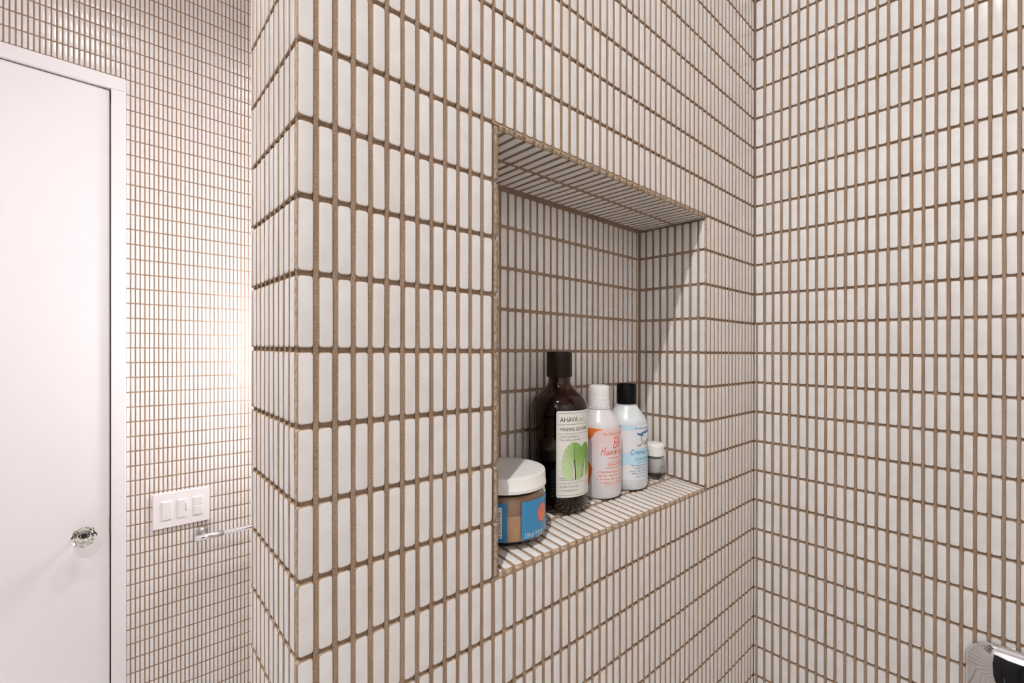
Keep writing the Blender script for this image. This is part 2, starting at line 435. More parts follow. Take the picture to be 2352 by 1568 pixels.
def along_y(prof, X, z, seg=8):
    vs_, fs = lathe([(r*P, -y*P) for r, y in prof], seg)
    c = M3(X, FY-.10, z+SX*X+SY*FY) - Vector(door.location)
    return [(c.x+a, c.y+h, c.z+b) for a, b, h in vs_], fs
v, f = along_y([(0, 0), (.36, 0), (.36, .05), (.26, .10), (.16, .16), (.14, .42), (.17, .5), (0, .5)], KX, KZ, 32); mesh_obj('rosette', v, f, M_STEEL, door, True)
v, f = along_y([(0, .5), (.20, .5), (.30, .62), (.60, .82), (.66, .94), (.62, 1.04), (.40, 1.16), (.36, 1.12), (.22, 1.12), (0, 1.10)], KX, KZ, 8)
knob = mesh_obj('knob', v, f, M_GLASS, door); knob['label'] = 'octagonal cut glass knob'

# ---- switch plate
sp = tag(empty('switch_plate', T(2.3, FY, -11.6)), 'white three-gang wall switch plate between the door and the chrome bar', 'light switch')
def spart(name, a, b, m, bev, parent=sp, rot=0):
    bm = bmesh.new(); bm_box(bm, a, b, sheared); bevel_all(bm, bev, 2)
    if rot:
        c = T((a[0]+b[0])/2, (a[1]+b[1])/2, (a[2]+b[2])/2); bm.transform(Matrix.Translation(c) @ Matrix.Rotation(rot, 4, 'X') @ Matrix.Translation(-c))
    bm.transform(Matrix.Translation(-Vector(sp.location))); o = bm_obj(name, bm, m, sp, False)
    if parent is not sp: o.parent = parent
    return o
spart('plate', (.66, FY-.16, -12.82), (3.98, FY+.02, -10.37), M_PLASTIC, .0022)
for xa, kind in ((1.10, 0), (2.02, 1), (2.93, 2)):
    fr = spart('switch_frame', (xa, FY-.18, -12.30), (xa+.66, FY-.10, -10.92), M_PLASTIC, .0012)
    if kind == 0: spart('rocker', (xa+.07, FY-.24, -12.24), (xa+.59, FY-.15, -10.98), M_PLASTIC, .0012, fr, .05)
    elif kind == 1:
        spart('rocker', (xa+.05, FY-.24, -12.24), (xa+.46, FY-.15, -10.98), M_PLASTIC, .0012, fr, .05)
        spart('slider', (xa+.52, FY-.27, -11.75), (xa+.61, FY-.15, -11.2), M_PLASTIC, .0008, fr)
    else:
        spart('lens', (xa+.07, FY-.22, -11.55), (xa+.59, FY-.15, -10.98), mat('sensor_lens', (.80, .77, .75), .4), .0012, fr)
        spart('rocker', (xa+.07, FY-.24, -12.24), (xa+.59, FY-.15, -11.60), M_PLASTIC, .0012, fr, .05)

# ---- chrome bar on the far wall
def tube(path, r, seg=20, cap=True):
    vs_, fs = [], []; n = len(path)
    for i, p in enumerate(path):
        d = (path[min(i+1, n-1)]-path[max(i-1, 0)]).normalized()
        s = d.cross(EZ) if abs(d.z) < .9 else d.cross(EX); s.normalize(); t = s.cross(d)
        vs_ += [p+s*(r*math.cos(2*math.pi*k/seg))+t*(r*math.sin(2*math.pi*k/seg)) for k in range(seg)]
        if i:
            o = (i-1)*seg
            fs += [(o+k, o+(k+1) % seg, o+seg+(k+1) % seg, o+seg+k) for k in range(seg)]
    if cap: fs += [tuple(range(seg))[::-1], tuple(range((n-1)*seg, n*seg))]
    return vs_, fs
BY, BZ = FY-1.35, -13.61
tb = tag(empty('towel_bar', T(8, BY, BZ)), 'round chrome towel bar on the far tiled wall below the switch plate', 'towel bar')
def tpart(name, path, r, m, seg=20):
    v, f = tube([p-Vector(tb.location) for p in path], r, seg); o = mesh_obj(name, v, f, m, tb); 
    o.data.polygons.foreach_set('use_smooth', [len(p.vertices) == 4 for p in o.data.polygons]); return o
tpart('rod', [T(2.91, BY, BZ), T(4.61, BY, BZ)], .20*P, M_STEEL)
tpart('rod', [T(4.58, BY, BZ), T(13.2, BY, BZ)], .178*P, M_STEEL)
for X in (3.55, 12.6):
    tpart('post', [T(X, BY, BZ), T(X, FY-.1, BZ)], .13*P, M_STEEL)
    bm = bmesh.new(); bm_box(bm, (X-.35, FY-.14, BZ-.35), (X+.35, FY-.01, BZ+.35), sheared); bevel_all(bm, .0015, 2); bm.transform(Matrix.Translation(-Vector(tb.location))); bm_obj('wall_flange', bm, M_STEEL, tb)

# ---- chrome valve plate on the right wall
VY, VZ, VS = -5.165, -7.13, 2.9
va = tag(empty('shower_valve', T(WW, VY-VS/2, VZ-VS/2)), 'rounded square chrome valve plate on the right tiled wall', 'shower valve')
org = Vector(va.location)
ring_r = .62; prof = [(0, -.02, 0), (0, .03, 0), (.015, .07, 0), (.05, .115, 0), (.11, .165, 0), (.2, .22, 0), (.32, .27, 0), (.48, .315, 0), (.68, .35, 0), (.9, .372, 0), (1.15, .38, 0)]
vs_, fs = [], []; N_ = 12
for ins, hgt, _ in prof:
    for a, b in round_rect(VS-2*ins, VS-2*ins, max(ring_r-ins*.45, .10), N_):
        vs_.append(Vector((-hgt*P, -a*P, b*P)))
R4 = 4*N_
for k in range(len(prof)-1):
    for i in range(R4): j = (i+1) % R4; fs.append((k*R4+i, k*R4+j, (k+1)*R4+j, (k+1)*R4+i))
fs.append(tuple(range((len(prof)-1)*R4, len(prof)*R4)))
esc = mesh_obj('escutcheon', vs_, fs, M_CHROME, va, True)
esc.data.polygons[len(esc.data.polygons)-1].use_smooth = False
v, f = tube([Vector((-.3*P, 0, -.3*P)), Vector((-1.2*P, 0, -.3*P))], .5*P, 32); o = mesh_obj('handle_hub', v, f, M_CHROME, va)
v, f = tube([Vector((-.85*P, 0, -.3*P)), Vector((-.9*P, 0, -1.9*P))], .15*P, 20); o = mesh_obj('lever', v, f, M_CHROME, va, True)

# ---- lamps
def downlight(key, label):
    (X, Y, Z), W_, c, cone, r = LAMPS[key]
    e = tag(empty('recessed_downlight', M3(X, Y, CEIL)), label, 'downlight')
    v, f = lathe([(.055, .0), (.055, -.006), (.040, -.008), (.038, .0), (.055, .0)], 40); mesh_obj('trim_ring', v, f, M_PAINT, e, True)
    v, f = lathe([(0, -.002), (.038, -.002), (.038, -.0005), (0, -.0005)], 40); mesh_obj('lens', v, f, emissive('lamp_lens_'+key, c, 6), e)
    L = bpy.data.lights.new('downlight_lamp', 'SPOT'); L.energy = W_; L.color = c; L.spot_size = math.radians(cone); L.spot_blend = .9; L.shadow_soft_size = r
    o = bpy.data.objects.new('downlight_lamp', L); o.location = (0, 0, (Z-CEIL)*P); link(o, e)
downlight('shower', 'recessed ceiling downlight above the shower entrance')
downlight('door', 'recessed ceiling downlight in front of the white door')
downlight('fill_wash_a', 'added fill downlight washing the left wall behind the camera')
downlight('fill_wash_b', 'added fill downlight washing the left wall near the door')
downlight('fill_wash_c', 'added fill downlight washing the rear wall, nearer the left wall')
downlight('fill_wash_d', 'added fill downlight washing the rear wall, nearer the right wall')
downlight('fill_back', 'added fill downlight behind the stub wall')
(gx, gy, gz), gw, gc = GLOBE
gl = tag(empty('wall_lamp', M3(gx, gy, gz)), 'opal globe wall lamp hidden behind the stub wall', 'wall lamp')
v, f = lathe([(0, -.07)]+[(.07*math.sin(a*math.pi/16), -.07*math.cos(a*math.pi/16)) for a in range(1, 16)]+[(0, .07)], 32); mesh_obj('globe', v, f, emissive('opal_globe', gc, gw*.9), gl, True)
v, f = tube([Vector((0, .06, 0)), Vector((0, (FY-gy)*P-.004, 0))], .02, 20); mesh_obj('arm', v, f, M_STEEL, gl)

# ================================================================== toiletries in the niche
SEG = 72
M_AMBER = mat('amber_plastic', (.21, .05, .014), .05, Transmission_Weight=1.0, IOR=1.47)
M_LIQ = mat('dark_brown_cream', (.016, .005, .003), .6)
M_CAPBR = mat('dark_brown_cap', (.012, .005, .003), .3, Specular_IOR_Level=.2)
M_PAPER = mat('cream_label', (.78, .76, .70), .45)
M_INK = mat('dark_ink', (.045, .042, .035), .6)
M_GREYINK = mat('grey_ink', (.16, .15, .13), .6)
M_ORANGE = mat('orange_ink', (.86, .20, .035), .4)
M_RED = mat('red_orange_ink', (.80, .10, .025), .4)
M_BLUEINK = mat('blue_ink', (.02, .19, .44), .4)
M_TEAL = mat('teal_ink', (.02, .26, .44), .4)
M_PALEBLUE = mat('pale_blue_print', (.52, .74, .86), .35)
M_BLACK = mat('black_cap', (.003, .003, .003), .4, Specular_IOR_Level=.15)
M_WHITECAP = mat('white_cap', (.84, .82, .79), .35)
M_JARBLUE = mat('blue_label', (.045, .27, .52), .3)
M_WHITEINK = mat('white_ink', (.85, .86, .86), .4)
def milky(name, c1, c2, scale=26, **kw):
    m = mat(name, c1, .28, Subsurface_Weight=.35, **kw); n, l, b = nodes(m)
    b.inputs['Subsurface Radius'].default_value = (.01, .008, .007); b.inputs['Subsurface Scale'].default_value = .6
    t = noise(n, l, scale, 3); r = ramp(n, [(.35, c1), (.7, c2)]); l.new(t.outputs['Fac'], r.inputs[0]); l.new(r.outputs[0], b.inputs['Base Color'])
    return m

def bottle_root(name, C, label, cat, dz=0.004):
    zb = NZ0-.005+SX*C[0]+(SY+SLOPE)*C[1]
    # the foot rests on the sill; the sill falls forward, so the back of the foot touches first
    return tag(empty(name, M3(C[0], C[1], zb+dz)), label, cat)
def lathe_part(name, prof, m, parent, seg=SEG, sharp=False):
    v, f = lathe([(r*P, z*P) for r, z in prof], seg); o = mesh_obj(name, v, f, m, parent, True)
    bm = bmesh.new(); bm.from_mesh(o.data); bmesh.ops.recalc_face_normals(bm, faces=bm.faces)
    for e in bm.edges:
        if len(e.link_faces) == 2 and e.calc_face_angle(0) > math.radians(38): e.smooth = False
    bm.to_mesh(o.data); bm.free(); return o
def cyl(R, u, h, r_off=0.0):
    """wrap (arc length u, height h) on a cylinder facing the shower; u = 0 faces straight out, +u to the right"""
    a = u/R; r = R+r_off
    return ((r*math.sin(a))*P, (-r*math.cos(a))*P, h*P)
def strip(name, R, u0, u1, lo, hi, m, parent, off, n=40, rows=1):
    """curved patch between the two height functions lo(u), hi(u)"""
    lo = lo if callable(lo) else (lambda u, c=lo: c); hi = hi if callable(hi) else (lambda u, c=hi: c)
    v, f = [], []
    for i in range(n+1):
        u = u0+(u1-u0)*i/n; a, b = lo(u), max(hi(u), lo(u)+1e-4)
        for k in range(rows+1): v.append(cyl(R, u, a+(b-a)*k/rows, off))
    for i in range(n):
        for k in range(rows):
            p = i*(rows+1)+k; f.append((p, p+rows+1, p+rows+2, p+1))
    return mesh_obj(name, v, f, m, parent, True)
def text_faces(txt, size, shear=0.0, spacing=1.0, offset=0.0):
    cu = bpy.data.curves.new('t', 'FONT'); cu.body = txt; cu.size = size; cu.shear = shear; cu.space_character = spacing; cu.offset = offset; cu.resolution_u = 3
    o = bpy.data.objects.new('t', cu); COL.objects.link(o); dg = bpy.context.evaluated_depsgraph_get()
    me = bpy.data.meshes.new_from_object(o.evaluated_get(dg))
    v = [(a.co.x, a.co.y) for a in me.vertices]; f = [tuple(p.vertices) for p in me.polygons]
    bpy.data.objects.remove(o); bpy.data.curves.remove(cu); bpy.data.meshes.remove(me); return v, f
def lettering(R, lines, m, parent, off, name='lettering'):
    """lines: (text, u, h, width, cap height, align, shear)"""
    for txt, u, h, width, cap, align, sh in lines:
        v, f = text_faces(txt, 1.0, sh)
        if not v: continue
        xs = [a for a, b in v]; x0, x1 = min(xs), max(xs); sxx = width/(x1-x0) if width else cap/.73; syy = cap/.73
        tot = (x1-x0)*sxx; st = u if align == 'L' else (u-tot/2 if align == 'C' else u-tot)
        mesh_obj(name, [cyl(R, st+(a-x0)*sxx, h+c*syy, off) for a, c in v], f, m, parent)
def strokes(R, polys, m, parent, off, name='script_lettering'):
    """polys: (points in (u, h), width)"""
    V, F_ = [], []
    for pts, w_ in polys:
        pts = smooth_prof(pts, 5) if len(pts) > 2 else pts
        b = len(V); n = len(pts)
        for i, p in enumerate(pts):
            a, c = pts[max(i-1, 0)], pts[min(i+1, n-1)]; dx, dy = c[0]-a[0], c[1]-a[1]; L = math.hypot(dx, dy) or 1
            k_ = 1.0 if w_ > 0 else max(.12, math.sin(math.pi*i/(n-1))**.6)
            for s in (-.5, .5): V.append(cyl(R, p[0]-dy/L*abs(w_)*k_*s, p[1]+dx/L*abs(w_)*k_*s, off))
        F_ += [(b+2*i, b+2*i+1, b+2*i+3, b+2*i+2) for i in range(n-1)]
    return mesh_obj(name, V, F_, m, parent)
# brush letters on a unit cap height
GLY = {
 'B': (.62, [[(.12,0),(.2,.5),(.26,1.0)], [(.08,.92),(.45,1.02),(.62,.85),(.45,.6),(.22,.5),(.55,.42),(.62,.18),(.4,.0),(.05,-.05)]]),
 'b': (.5, [[(.2,1.1),(.1,.5),(.08,.05)], [(.1,.35),(.32,.5),(.42,.25),(.28,.02),(.08,.05)]]),
 '.': (.2, [[(.06,.0),(.1,.06)]]),
 'H': (.7, [[(.08,-.05),(.2,.5),(.28,1.0)], [(.5,-.02),(.58,.5),(.64,1.0)], [(.1,.45),(.62,.55)]]),
 'a': (.46, [[(.38,.42),(.2,.45),(.06,.2),(.14,.0),(.3,.12),(.38,.42)], [(.38,.42),(.36,.12),(.46,.02)]]),
 'i': (.22, [[(.1,.45),(.08,.1),(.2,.02)], [(.14,.66),(.16,.7)]]),
 'r': (.34, [[(.08,.46),(.08,.02)], [(.08,.28),(.18,.44),(.32,.42)]]),
 'd': (.5, [[(.38,.42),(.2,.46),(.06,.22),(.14,.0),(.3,.1),(.4,.4)], [(.46,1.0),(.4,.4),(.42,.02)]]),
 'e': (.4, [[(.06,.2),(.32,.3),(.24,.46),(.08,.34),(.08,.08),(.22,.0),(.4,.1)]]),
 's': (.36, [[(.32,.44),(.14,.42),(.16,.28),(.3,.14),(.2,.0),(.04,.04)]]),
 'S': (.6, [[(.58,.86),(.46,1.0),(.28,.86),(.36,.56),(.44,.3),(.3,.04),(.06,-.04),(.0,.06)]]),
 'u': (.5, [[(.06,.46),(.08,.1),(.22,.02),(.38,.4)], [(.4,.46),(.4,.1),(.5,.02)]]),
 'f': (.36, [[(.36,.95),(.24,.9),(.16,.3),(.08,-.25)], [(.04,.45),(.32,.48)]]),
 'C': (.56, [[(.52,.66),(.36,.74),(.12,.5),(.1,.14),(.28,.0),(.52,.12)]]),
 'm': (.66, [[(.06,.46),(.08,.02)], [(.08,.3),(.24,.44),(.3,.02)], [(.3,.3),(.46,.44),(.52,.1),(.62,.02)]]),
 'n': (.48, [[(.06,.46),(.08,.02)], [(.08,.3),(.26,.44),(.34,.1),(.46,.02)]]),
 "'": (.14, [[(.1,1.0),(.06,.8)]]), ' ': (.3, []),
}
def script_word(word, u, h, cap, width, thick, slant=.16):
    tot = sum(GLY[c][0] for c in word); k = width/tot; x = 0; out = []
    for c in word:
        for pl in GLY[c][1]:
            out.append(([(u+(x+a)*k+slant*b*cap*.5, h+b*cap) for a, b in pl], thick))
        x += GLY[c][0]
    return out

# ---------------------------------------------------------------- amber bottle
AC = (6.545, 1.465); AR_ = .70
t = bottle_root('cosmetics_bottle', AC, 'tall dark amber bottle with a brown cap and green leaf label', 'bottle')
out = [(0, .05), (.40, .05), (.52, .0), (.62, .015), (.675, .06), (.70, .14)] + [(.70, .4+i*.5) for i in range(4)] + smooth_prof([(.70, 2.30), (.695, 2.42), (.66, 2.56), (.56, 2.70), (.42, 2.82), (.32, 2.92), (.275, 3.02), (.27, 3.12)], 4) + [(.27, 3.22)]
inn = [(.235, 3.22), (.235, 3.04)] + smooth_prof([(.28, 2.93), (.39, 2.80), (.53, 2.67), (.63, 2.54), (.665, 2.40), (.67, 2.28)], 3) + [(.67, .30), (.64, .20), (.5, .15), (0, .15)]
lathe_part('body', out+inn, M_AMBER, t)
lathe_part('contents', [(0, .36), (.58, .36), (.655, .43), (.66, .5), (.66, 2.36), (.63, 2.40), (0, 2.40)], M_LIQ, t)
cap = lathe_part('cap', [(0, 3.78), (.27, 3.78), (.305, 3.765), (.315, 3.73), (.318, 3.17), (.31, 3.155), (0, 3.155)], M_CAPBR, t)
lab0, lab1 = -.648, .648; lz0, lz1 = .40, 2.405
def lab_lo(u):
    e = min(u-lab0, lab1-u); r = .05
    return lz0 + (r-math.sqrt(max(0, r*r-(r-e)**2)) if e < r else 0)
def lab_hi(u):
    e = min(u-lab0, lab1-u); r = .05
    return lz1 - (r-math.sqrt(max(0, r*r-(r-e)**2)) if e < r else 0)
_us = 60
lab = strip('label', AR_, lab0, lab1, lab_lo, lab_hi, M_PAPER, t, .006, 120)
lab['label'] = 'cream paper label with a green leaf'
H = lz1-lz0
hh = lambda fr: lz1-fr*H
o1, o2 = .0085, .010
def hline(fr, a=lab0+.035, b=lab1-.035, th=.006): return ([(a+(b-a)*i/24, hh(fr)) for i in range(25)], th)
strokes(AR_, [hline(.155), hline(.262), hline(.835), ([(lab0+.80, hh(.835)), (lab0+.80, hh(.975))], .006), hline(.025), hline(.975),
              ([(lab0+.035, hh(.025)), (lab0+.035, hh(.975))], .006), ([(lab1-.035, hh(.025)), (lab1-.035, hh(.975))], .006)], M_GREYINK, lab, o1, 'ruled_lines')
lettering(AR_, [('AHAVA', lab0+.085, hh(.128), .44, .125, 'L', 0), ('MINERAL BOTANIC', lab0+.085, hh(.232), .80, .082, 'L', 0)], M_INK, lab, o1)
lettering(AR_, [('Dead Sea', lab0+.56, hh(.104), .17, .028, 'L', 0), ('Laboratories', lab0+.56, hh(.124), .20, .028, 'L', 0),
                ('קרם פילינג לרחצה'[::-1], lab0+.085, hh(.312), .46, .062, 'L', 0), ('Micro-Peeling cream wash', lab0+.085, hh(.345), .52, .048, 'L', 0),
                ('אצות מים · צמחים'[::-1], lab0+.075, hh(.782), .34, .04, 'L', 0), ('WATER LILY & GUARANA', lab0+.075, hh(.806), .36, .034, 'L', 0),
                ('לעור נורמלי עד יבש'[::-1], lab0+.085, hh(.888), .46, .056, 'L', 0), ('For normal to dry skin', lab0+.085, hh(.928), .44, .048, 'L', 0),
                ('500 ml / 17 fl.oz', lab0+.84, hh(.875), .36, .04, 'L', 0), ('ל״מ 500', lab0+.84, hh(.91), .2, .04, 'L', 0)], M_GREYINK, lab, o1, 'small_print')
# the printed leaf: colours set per vertex
def leaf(name, cu_, ch_, wu, wh_, off, dark, light, a0=-90, notch=26, skew=0.0, clip=9):
    m = bpy.data.materials.get('leaf_print')
    if not m:
        m = mat('leaf_print', (.3, .5, .1), .5); n, l, b = nodes(m); a = n.new('ShaderNodeAttribute'); a.attribute_name = 'leaf_colour'; l.new(a.outputs['Color'], b.inputs['Base Color'])
    V, F_, Cc = [], [], []; NA, NR = 96, 6
    for i in range(NA+1):
        th = math.radians(a0+notch+(360-2*notch)*i/NA)
        rr = 1.0+.26*max(0, -math.sin(th))
        for k in range(NR+1):
            r = rr*k/NR
            x = math.cos(th)*r*wu*(1-.08*math.sin(th)); y = math.sin(th)*r*wh_
            V.append(cyl(AR_, min(cu_+x+skew*y, clip), ch_+y, off))
            vein = .5+.5*math.cos(i*math.pi/3.0); q = .4+.6*(k/NR)
            tt = min(1, max(0, .38+.20*vein*q-.34*math.cos(th)*q-.30*math.sin(th)*q+.12*(k/NR)))
            Cc.append(tuple(dark[j]*(1-tt)+light[j]*tt for j in range(3))+(1,))
    for i in range(NA):
        for k in range(NR): p = i*(NR+1)+k; F_.append((p, p+NR+1, p+NR+2, p+1))
    o = mesh_obj(name, V, F_, m, lab, True); at = o.data.color_attributes.new('leaf_colour', 'FLOAT_COLOR', 'POINT'); at.data.foreach_set('color', [c for q in Cc for c in q]); return o
leaf('leaf_print', lab0+.78, hh(.565), .24, .36, o1, (.10, .27, .02), (.33, .52, .16), notch=10, skew=.05, clip=lab1-.02)
leaf('leaf_print', lab0+.43, hh(.565), .295, .405, o2, (.15, .37, .03), (.58, .72, .40), notch=9)
strokes(AR_, [([(lab0+.43, hh(.565)), (lab0+.445, hh(.64)), (lab0+.46, hh(.72)), (lab0+.465, hh(.80))], .03)], mat('stem_ink', (.02, .05, .012), .5), lab, .0115, 'stem_print')
strokes(AR_, [([(lab0+.43, hh(.565)), (lab0+.43, hh(.37))], .012), ([(lab0+.74, hh(.60)), (lab0+.68, hh(.70)), (lab0+.63, hh(.80))], .014)], mat('leaf_vein', (.10, .25, .03), .5), lab, .0115, 'vein_print')

# ---------------------------------------------------------------- shampoo and conditioner bottles (same mould)
BR = .58
def mould(name, C, label, mbody, mcap, clear_cap):
    t = bottle_root(name, C, label, 'bottle')
    prof = [(0, .05), (.36, .05), (.44, .005), (.50, .0), (.555, .04), (.58, .13), (.58, .6), (.58, 1.2), (.58, 1.55)] + smooth_prof([(.58, 1.62), (.57, 1.76), (.53, 1.90), (.45, 2.04), (.37, 2.15), (.31, 2.235), (.285, 2.28)], 4) + [(.25, 2.29), (.25, 2.36), (0, 2.36)]
    lathe_part('body', prof, mbody, t)
    if clear_cap:
        c = lathe_part('cap', [(0, 2.885), (.10, 2.885), (.14, 2.87), (.22, 2.885), (.255, 2.875), (.268, 2.85), (.27, 2.62), (.265, 2.615), (.27, 2.61), (.278, 2.52), (.272, 2.515), (.278, 2.51), (.282, 2.42), (.276, 2.415), (.282, 2.41), (.285, 2.32), (.27, 2.30), (0, 2.30)], mcap, t)
        lathe_part('ribbed_collar', [(.25, 2.315), (.30, 2.31), (.305, 2.285), (.29, 2.27), (.25, 2.27)], mbody, t)
    else:
        c = lathe_part('cap', [(0, 2.80), (.235, 2.80), (.24, 2.865), (.262, 2.872), (.27, 2.855), (.272, 2.33), (.265, 2.322), (0, 2.32)], mcap, t)
    return t
mb1 = milky('milky_plastic', (.70, .675, .68), (.76, .735, .74))
sh = mould('shampoo_bottle', (8.067, 1.418), 'milky white bottle with orange splashes, pink label and frosted cap', mb1, milky('frosted_cap', (.80, .77, .77), (.86, .83, .83), 60), True)
M_PINK = mat('pale_pink_print', (.80, .66, .655), .35)
_nn, _ll, _bb = nodes(M_PINK); _tc = _nn.new('ShaderNodeTexCoord'); _sp = _nn.new('ShaderNodeSeparateXYZ'); _ll.new(_tc.outputs['Object'], _sp.inputs[0])
_mr = _nn.new('ShaderNodeMapRange'); _mr.inputs[1].default_value = .3*P; _mr.inputs[2].default_value = 1.7*P; _ll.new(_sp.outputs['Z'], _mr.inputs[0])
_rp = ramp(_nn, [(.0, (.78, .70, .69)), (.55, (.77, .71, .72)), (1.0, (.84, .60, .58))]); _ll.new(_mr.outputs[0], _rp.inputs[0]); _ll.new(_rp.outputs[0], _bb.inputs['Base Color'])
D2 = math.radians
def pk_lo(u):
    d = math.degrees(u/BR)
    pts = [(-180, .98), (-95, .98), (-84, .97), (-70, .88), (-64, .84), (-66, .8), (-60, .70), (-62.5, .62), (-60, .50), (-53, .42), (-46, .37), (-30, .35), (30, .35), (46, .37), (60, .5), (70, .88), (180, .98)]
    pts = sorted(pts)
    for (a, x), (b, y) in zip(pts, pts[1:]):
        if a <= d <= b: return x+(y-x)*(d-a)/(b-a)
    return .35
lb = strip('label', BR, D2(-120)*BR, D2(120)*BR, pk_lo, 1.815, M_PINK, sh, .004, 160); lb['label'] = 'pale pink printed label with orange text'
def splash_lo(u):
    d = math.degrees(u/BR)
    pts = [(-130, 1.50), (-92, 1.52), (-80, 1.54), (-73, 1.55), (-71, 1.60), (-66.5, 1.63), (-65, 1.69), (-60, 1.72), (-62, 1.74), (-57, 1.765), (-50, 1.775), (-45, 1.80), (-42, 1.815)]
    pts = sorted(pts)
    for (a, x), (b, y) in zip(pts, pts[1:]):
        if a <= d <= b: return x+(y-x)*(d-a)/(b-a)
    return 1.815
strip('orange_splash', BR, D2(-120)*BR, D2(-42)*BR, splash_lo, lambda u: 1.845-.03*min(1, max(0, (math.degrees(u/BR)+90)/40)), M_ORANGE, lb, .0065, 90)
def sp2_hi(u):
    d = math.degrees(u/BR); return .985-.003*max(0, d+90) if d < -78 else .95-.017*(d+78)
def sp2_lo(u):
    d = math.degrees(u/BR); return .36 if d < -78 else .36+.045*(d+78)
strip('orange_splash', BR, D2(-120)*BR, D2(-68.5)*BR, lambda u: max(sp2_lo(u), .36), lambda u: max(min(sp2_hi(u), .98), sp2_lo(u)+.01), M_ORANGE, lb, .0065, 60)
of = .0075
lettering(BR, [('Bumble and bumble.', 0, 1.655, .82, .068, 'C', 0), ('INVISIBLE OIL', 0, 1.035, .57, .062, 'C', 0), ('SULFATE FREE', 0, .955, .50, .040, 'C', 0),
               ('SHAMPOO', 0, .865, .62, .080, 'C', 0), ('shampooing sans sulfate', 0, .805, .74, .042, 'C', 0),
               ('a featherlight silk treat to', 0, .69, 1.14, .062, 'C', 0), ('tame, de-frizz, detangle &', 0, .60, 1.10, .058, 'C', 0),
               ('6 huiles ultra-légères pour', 0, .51, 1.18, .052, 'C', 0), ('discipliner les frisottis, démêler', 0, .43, 1.05, .046, 'C', 0),
               ('8.5 FL OZ / 250 ml ℮', 0, .375, .74, .036, 'C', 0)], M_ORANGE, lb, of)
strokes(BR, script_word('Bb.', D2(-17)*BR, 1.33, .26, .36, .020)+script_word("Hairdresser's", D2(-49)*BR, 1.15, .20, .98, .0155), M_RED, lb, of)

mb2 = milky('cloudy_plastic', (.60, .645, .665), (.80, .815, .82), 55)
co = mould('conditioner_bottle', (9.275, 1.378), 'milky bottle with pale blue bands and a black cap', mb2, M_BLACK, False)
M_WHITEBLUE = mat('white_print', (.76, .765, .785), .33)
lb = strip('label', BR, D2(-130)*BR, D2(130)*BR, .30, 1.80, M_WHITEBLUE, co, .0035, 120); lb['label'] = 'white printed label with pale blue bands'
wob = lambda d, a, p: a*math.sin(math.radians(d*3.1+p))+.5*a*math.sin(math.radians(d*7.3+p*2))
strip('blue_band', BR, D2(-130)*BR, D2(-28)*BR, lambda u: 1.66+wob(math.degrees(u/BR), .008, 30), lambda u: 1.80+wob(math.degrees(u/BR), .012, 80), M_PALEBLUE, lb, .005, 80)
def band_hi(u):
    d = math.degrees(u/BR); return 1.03+wob(d, .01, 20)+.13/(1+math.exp(-(d+45)/4.0))+(.06 if d < -78 else 0)
strip('blue_band', BR, D2(-130)*BR, D2(60)*BR, lambda u: .73+wob(math.degrees(u/BR), .018, 60)-.10*max(0, min(1, (-60-math.degrees(u/BR))/14)), band_hi, M_PALEBLUE, lb, .005, 140)
strokes(BR, [([(D2(-27)*BR, 1.585), (D2(-21)*BR, 1.545), (D2(-13)*BR, 1.54), (D2(-5)*BR, 1.585), (D2(-1)*BR, 1.625)], -.062),
             ([(D2(-3)*BR, 1.60), (D2(2)*BR, 1.575), (D2(9)*BR, 1.60), (D2(13)*BR, 1.66)], -.062), ([(D2(11)*BR, 1.63), (D2(17)*BR, 1.59), (D2(24)*BR, 1.595), (D2(31)*BR, 1.64)], -.055)], mat('wave_blue', (.01, .16, .46), .4), lb, .0075, 'wave_mark')
lettering(BR, [('Bumble and bumble.', .02, 1.685, .66, .062, 'C', 0), ('CONDITIONER', .0, .835, .66, .074, 'C', 0), ('après-shampooing', 0, .765, .5, .044, 'C', 0),
               ('for beachy, tousled hair', 0, .675, .86, .055, 'C', 0), ('weightless rinse-off', 0, .605, .66, .05, 'C', 0), ('pour des cheveux souples', 0, .53, .92, .05, 'C', 0),
               ('dans le sens du vent', 0, .46, .84, .046, 'C', 0), ('8.5 FL OZ / 250 ml ℮', 0, .375, .6, .042, 'C', 0)], M_TEAL, lb, .0075)
strokes(BR, script_word('Surf', D2(-25)*BR, 1.24, .27, .62, .018), M_INK, lb, .0075)
strokes(BR, script_word('Creme rinse', D2(-46)*BR, 1.00, .17, .92, .0155), M_TEAL, lb, .0075)

# ---------------------------------------------------------------- small glass cream jar
cj = bottle_root('cream_jar', (10.602, 1.292), 'small glass cream jar with a white lid beside the niche wall', 'jar')
M_CLEAR = mat('clear_glass', (.97, .97, .97), .02, Transmission_Weight=1.0, IOR=1.25)
lathe_part('glass_body', [(0, .02), (.17, .02), (.215, .0), (.255, .03), (.285, .12), (.287, .66), (.27, .68), (.25, .68), (.25, .22), (.235, .17), (0, .16)], M_CLEAR, cj, 48)
lathe_part('cream', [(0, .20), (.215, .20), (.24, .24), (.247, .60), (.24, .61), (0, .61)], milky('white_cream', (.86, .84, .81), (.90, .88, .85), 80), cj, 48)
lathe_part('lid', [(0, 1.06), (.20, 1.06), (.255, 1.045), (.282, 1.01), (.29, .95), (.29, .70), (.28, .69), (0, .69)], M_WHITECAP, cj, 48)
strokes(.288, [([(x, .37), (x+.03, .37)], .03) for x in (-.10, -.05, .0, .05, .10)]+[([(x, .29), (x+.02, .29)], .018) for x in (-.14, -.10, -.06, -.02, .02, .06, .10)], M_GREYINK, cj, .003, 'fine_print')

